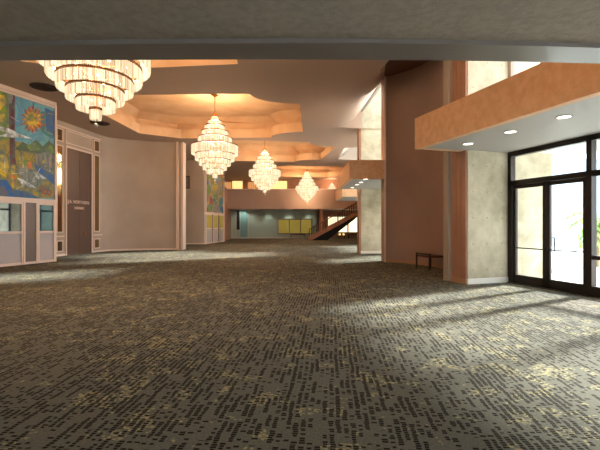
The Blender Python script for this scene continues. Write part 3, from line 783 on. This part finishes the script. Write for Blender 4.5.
# made-up table and glowing shades stand in for a yellow reflection
cl_ = thing('reflection_stand', 'made-up low table with two glowing shades for the yellow reflection below the middle bright window', 'table', (4.3, 41.3, 0))
bm = B(); box(bm, -.35, .35, -.2, .2, .28, .34); 
for a in (-.32, .28):
    for b_ in (-.18, .14): box(bm, a, a+.04, b_, b_+.04, 0, .28)
link('table_frame', bm, 'dark_wood', cl_)
bm = B(); cyl(bm, (-.2, 0, .34), (-.2, 0, .55), .12, 14, .08); link('reflection_glow', bm, 'glow_window', cl_)
bm = B(); cyl(bm, (.2, 0, .34), (.2, 0, .55), .12, 14, .08); link('reflection_glow', bm, 'glow_window', cl_)
# upper foyer lit panels
def lit_panel(x0, x1, z0, z1, m, lab):
    t = thing('lit_curtain', lab, 'curtain', ((x0+x1)/2, 41.4, 4.0)); h = (x1-x0)/2
    bm = B(); n = max(4, int((x1-x0)/.22))
    pts = [(-h+2*h*i/(n*4), .05*math.sin(i*PI/2)) for i in range(n*4+1)]
    wall_path(bm, pts, .02, z0-4.0, z1-4.0); link('drape', bm, m, t)
    bm = B(); box(bm, -h, h, -.06, .08, z1-4.0, z1-3.94); link('rail', bm, 'wood', t)
bm = B(); box(bm, -12, 6.6, 41.5, 41.7, 3.15, ZC); struct('wall_gallery', bm, 'wood', label='timber back wall of the upper gallery')
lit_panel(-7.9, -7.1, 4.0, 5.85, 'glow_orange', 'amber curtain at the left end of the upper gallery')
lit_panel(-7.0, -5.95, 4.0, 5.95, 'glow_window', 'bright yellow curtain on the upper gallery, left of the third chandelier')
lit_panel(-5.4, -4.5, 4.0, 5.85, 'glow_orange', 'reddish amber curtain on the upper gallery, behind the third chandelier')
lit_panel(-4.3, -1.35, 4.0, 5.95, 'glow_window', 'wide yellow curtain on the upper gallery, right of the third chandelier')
# downlights under the gallery
for i, x in enumerate((-6.3, -5.85, -5.2, -3.3, -1.2, .9)):
    downlight(x, 41.45, 2.95, 'small bright downlight under the gallery, '+['far left one', 'second from the left', 'third from the left', 'alone left of the display window', 'over the left of the display window', 'over the right of the display window'][i], 17, .09, group='downlights under the gallery', col=(.85, 1.0, .92))
# staircase
st = thing('staircase', 'straight staircase rising right to the gallery at the far end', 'staircase', (.75, 36.6, 0))
n = 17; run = .30; rise = .172
bm = B()
for i in range(n): box(bm, i*run, (i+1)*run+.02, 0, 1.4, i*rise+.10, (i+1)*rise)
link('tread', bm, 'carpet', st)
for yy in (0, 1.4):
    bm = B(); vl = []
    L1 = n*run
    pts = [(0, 0), (.30, 0), (L1+.3, n*rise-.14), (L1+.3, n*rise+.2), (-.05, .25)]
    A_ = [bm.verts.new((x, yy-.06, z)) for x, z in pts]; B_ = [bm.verts.new((x, yy, z)) for x, z in pts]
    bm.faces.new(A_); bm.faces.new(B_[::-1])
    for i in range(5): bm.faces.new((A_[i], A_[(i+1) % 5], B_[(i+1) % 5], B_[i]))
    link('stringer', bm, 'wood', st)
    bm = B(); cyl(bm, (.1, yy-.03, 1.0), (L1+.2, yy-.03, n*rise+.98), .03, 8); link('handrail', bm, 'dark_wood', st)
    for i in range(24):
        x = .12+i*(L1/24); z = x*rise/run
        bm = B(); cyl(bm, (x, yy-.03, z+.05), (x, yy-.03, z+.98), .018, 6); link('baluster', bm, 'bronze', st)
bm = B(); pu_ = [(.35, 0), (1.75, 0), (4.3, 1.95), (L1, n*rise-.16)]  # black wedge put in for the shadow beneath the flight
fa = [bm.verts.new((x, .05, z)) for x, z in pu_]; fb_ = [bm.verts.new((x, 1.33, z)) for x, z in pu_]
bm.faces.new(fa); bm.faces.new(fb_[::-1])
for i in range(4): bm.faces.new((fa[i], fa[(i+1) % 4], fb_[(i+1) % 4], fb_[i]))
link('shadow_wedge', bm, 'black', st)
bm = B(); box(bm, L1, L1+1.2, -.06, 1.46, n*rise-.12, n*rise); link('landing', bm, 'wood', st)

# ---------------------------------------------------------------- low soffit over the camera
def arc_edge(yc, k, ys, n=24):
    return [(x, yc+(k*abs(x/6.0)**2)) for x in [(-13+26*i/n) for i in range(n+1)]]
e0 = [( -13+ (8.9+13)*i/24) for i in range(25)]
def y_in(x): return 3.79+.0085*x*x+ (.004*x*x if x > 0 else 0)
def y_out(x): return 4.17+.003*x*x+(.007*x*x if x > 0 else 0)
bm = B(); prism(bm, [(x, y_in(x)) for x in e0]+[(10.2, -7), (-13, -7)], ZS, ZS+.25)
bal = struct('ceiling_low', bm, 'soffit', label='rough plaster soffit of the mezzanine over the foreground')
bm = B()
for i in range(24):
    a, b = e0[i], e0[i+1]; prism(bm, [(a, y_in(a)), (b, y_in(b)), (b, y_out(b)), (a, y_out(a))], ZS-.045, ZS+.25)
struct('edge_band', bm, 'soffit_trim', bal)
bm = B()
for i in range(24):
    a, b = e0[i], e0[i+1]; prism(bm, [(a, y_out(a)-.12), (b, y_out(b)-.12), (b, y_out(b)), (a, y_out(a))], ZS+.2, ZP)
struct('fascia', bm, 'fascia', bal)

# ---------------------------------------------------------------- ceiling vents
for i, (x, y) in enumerate(((-8.7, 13.6), (-9.2, 18.4))):
    t = thing('ceiling_vent', ['round dark ceiling vent above the sun mural', 'round dark ceiling vent above the tall taupe doors'][i], 'ceiling vent', (x, y, ZC))
    bm = B(); ring(bm, .36, -.03, .06, .03, 32); link('rim', bm, 'vent', t)
    bm = B()
    for r_ in (.06, .16, .26): ring(bm, r_, -.025, .05, .02, 32)
    link('louvre', bm, 'vent', t)
    bm = B(); cyl(bm, (0, 0, -.004), (0, 0, 0), .36, 32); link('duct', bm, 'black', t)

# ---------------------------------------------------------------- chandeliers
TIERS = [(.13, 6.28, 6.12), (.28, 6.09, 5.90), (.43, 5.87, 5.64), (.58, 5.61, 5.36), (.74, 5.33, 5.05),
         (1.02, 4.98, 4.55), (.86, 4.60, 4.29), (.69, 4.34, 4.07), (.52, 4.12, 3.87), (.35, 3.92, 3.69), (.10, 3.74, 3.50)]
def make_chandelier(x, y, label, ztop=7.25):
    t = thing('chandelier', label, 'chandelier', (x, y, ztop), 0, 'tiered crystal chandeliers')
    z = lambda v: v-7.25
    bm = B(); cyl(bm, (0, 0, 0), (0, 0, -.05), .17, 24, .13); cyl(bm, (0, 0, -.05), (0, 0, -.10), .05, 16); link('ceiling_rose', bm, 'brass', t)
    bm = B(); cyl(bm, (0, 0, -.1), (0, 0, z(6.4)), .016, 10); link('rod', bm, 'brass', t)
    bm = B(); cyl(bm, (0, 0, z(6.42)), (0, 0, z(6.30)), .07, 16, .12); link('crown', bm, 'brass', t)
    bm = B(); cyl(bm, (0, 0, z(6.3)), (0, 0, z(3.75)), .025, 10)
    for r, a, b in TIERS:
        for k in range(4): cyl(bm, (0, 0, z(a)-.03), (r*math.cos(k*PI/2), r*math.sin(k*PI/2), z(a)-.03), .010, 6)
    link('spindle', bm, 'brass', t)
    for r, a, b in TIERS:
        bm = B(); glow = []
        nt_ = max(10, int(2*PI*r/.036))
        for i in range(nt_):
            an = 2*PI*i/nt_; rr = r+random.uniform(-.006, .006); L_ = (a-b)*random.uniform(.97, 1.0)
            cx, cy = rr*math.cos(an), rr*math.sin(an); n0 = len(bm.verts)
            rad = .0135
            cyl(bm, (cx, cy, z(a)-.04), (cx, cy, z(a)-L_+.02), rad, 6, caps=False); cyl(bm, (cx, cy, z(a)-L_+.02), (cx, cy, z(a)-L_), rad, 6, rad*.35)
            glow += [random.choice((.5, .65, .75, .85, .95, 1.0, 1.0))]*(len(bm.verts)-n0)
        o = link('crystal_tier', bm, 'crystal', t)
        at_ = o.data.attributes.new('glow', 'FLOAT', 'POINT')
        for i, g in enumerate(glow): at_.data[i].value = g
        bm = B(); ring(bm, r-.03, z(a)-.02, .05, .03, 48); link('tier_ring', bm, 'ring', o)
        nb = max(1, int(2*PI*r/.45))
        if r > .2:
            bulb = None
            for i in range(nb):
                an = 2*PI*(i+.5)/nb; q = Vector(((r-.11)*math.cos(an), (r-.11)*math.sin(an), z(a)-.12))
                if bulb is None:
                    bm = B(); bmesh.ops.create_icosphere(bm, subdivisions=1, radius=.032); bulb = link('bulb', bm, 'bulb', o)
                else:
                    bulb = bulb.copy(); COL.objects.link(bulb); bulb.parent = o
                bulb.location = q
    bm = B(); bmesh.ops.create_icosphere(bm, subdivisions=3, radius=.045, matrix=Matrix.Translation((0, 0, z(3.40)))); cyl(bm, (0, 0, z(3.75)), (0, 0, z(3.44)), .006, 6); link('crystal_ball', bm, 'chrome', t, True)
    return t
def chandelier_lamps(t, scale=1.0):
    for dz, p, r in ((-2.45, .62, .55), (-1.2, .38, .22)):
        ld = bpy.data.lights.new('chandelier_lamp', 'POINT'); ld.energy = CHAND_W*p*scale; ld.color = WARM; ld.shadow_soft_size = r
        lo = bpy.data.objects.new('chandelier_lamp', ld); COL.objects.link(lo); lo.parent = t; lo.location = (0, 0, dz)
def copy_thing(src, loc, label, group='tiered crystal chandeliers', scale=1):
    r = src.copy(); COL.objects.link(r); r.location = loc; r['label'] = label; r['group'] = group; r.scale = (scale,)*3
    for ch in list(src.children):
        c = ch.copy(); COL.objects.link(c); c.parent = r
        for g in list(ch.children):
            d = g.copy(); COL.objects.link(d); d.parent = c
    return r
c0 = make_chandelier(CH[0][0], CH[0][1], 'largest and nearest crystal chandelier, cut off by the low soffit at upper left')
cs = [c0]
for (x, y), lab in zip(CH[1:], ('second crystal chandelier, hanging whole from a glowing coffer before the far mural',
                                'third crystal chandelier, mid sized, in front of the yellow gallery curtains',
                                'fourth crystal chandelier, in front of the salmon fascia above the staircase foot')):
    cs.append(copy_thing(c0, (x, y, 7.25), lab))
cs.append(copy_thing(c0, (3.25, 40.6, ZC), 'smallest chandelier left of the far balcony, standing in for a reflection in the upper gallery glass', scale=.4))  # small copy added where the upper glass reflects a chandelier
for c in cs[:4]: chandelier_lamps(c)
chandelier_lamps(cs[4], .12)  # added lamps for the reflection stand-in

# ---------------------------------------------------------------- bench by the curved brown wall
t = thing('bench', 'small dark framed bench against the curved brown wall', 'bench', (4.0, 12.35, 0), math.atan2(.7, -.2))
BW = .72; BL = .52
bm = B()
for a in (0, BW): box(bm, a-.02, a+.02, -.02, .02, 0, .50)
box(bm, -.02, BW+.02, -.02, .02, .47, .51); link('end_frame', bm, 'bronze', t)
bm = B(); box(bm, .02, BW-.02, -BL, -.02, .38, .44); link('seat', bm, 'dark_wood', t)
bm = B()
for a in (0, BW): box(bm, a-.02, a+.02, -BL-.02, -BL+.02, 0, .44)
box(bm, -.02, BW+.02, -BL-.02, -BL+.02, .40, .44); link('end_frame', bm, 'bronze', t)

# ---------------------------------------------------------------- outside
bm = B(); prism(bm, [pu(-.6, 1.36), pu(-.6, 3.4), pu(16, 3.4), pu(16, 1.36)], ZS+.05, ZS+.45)
struct('overhang_outside', bm, 'paving', label='pale overhang outside above the entrance doors')
bm = B(); prism(bm, [(4.9, 15.6), (8.0, 15.6), (7.6, 20.2), (4.5, 20.2)], ZS+.05, ZS+.45)
struct('overhang_outside', bm, 'paving', label='pale overhang outside the second bay')
bm = B(); box(bm, 6.1, 9, 20.4, 29.2, ZS+.05, ZS+.4); struct('overhang_outside', bm, 'paving', label='unseen pale overhang added outside the third bay to shade the farthest balcony')  # unseen slab added to keep sun off the farthest balcony
bm = B(); box(bm, -30, 60, 46, 50, -.3, 9); box(bm, 16, 60, 34, 36, -.3, 4.6)
struct('building_outside', bm, 'pale_building', label='pale building seen through the entrance doors')
def palm(x, y, h, label):
    t = thing('palm_tree', label, 'palm', (x, y, -.32))
    bm = B(); cyl(bm, (0, 0, 0), (.1, 0, h), .14, 10, .09); link('trunk', bm, 'trunk', t)
    bm = B()
    for i in range(38):
        a = random.uniform(0, 2*PI); up_ = random.uniform(-.1, 1.2); L_ = random.uniform(.9, 1.4)
        pts = []
        for k in range(7):
            s_ = k/6; rr = L_*s_; zz = h+L_*(up_*s_-1.0*s_*s_)
            pts.append(Vector((.1+rr*math.cos(a), rr*math.sin(a), zz)))
        side_ = Vector((-math.sin(a), math.cos(a), 0))
        for k in range(6):
            for sg_ in (-1, 1):
                p0, p1 = pts[k], pts[k+1]; wd = .26*math.sin(PI*min(.95, (k+.7)/6.5))
                m_ = (p0+p1)/2
                poly(bm, [p0, m_, m_+side_*sg_*wd+Vector((0, 0, -.14))+(p1-p0)*.6, p0+side_*sg_*wd*.8+Vector((0, 0, -.12))+(p1-p0)*.4])
    link('fronds', bm, 'leaf', t)
palm(12.2, 16.5, 1.9, 'green palm outside the right glass door')
bm = B(); 
for i in range(9):
    box(bm, 9+i*1.5, 9.05+i*1.5, 24, 24.05, -.3, 1.2)
box(bm, 9, 21.1, 24, 24.05, 1.2, 1.26)
tag(link('railing', bm, 'pale_building'), 'pale railing outside beyond the palm', 'railing')
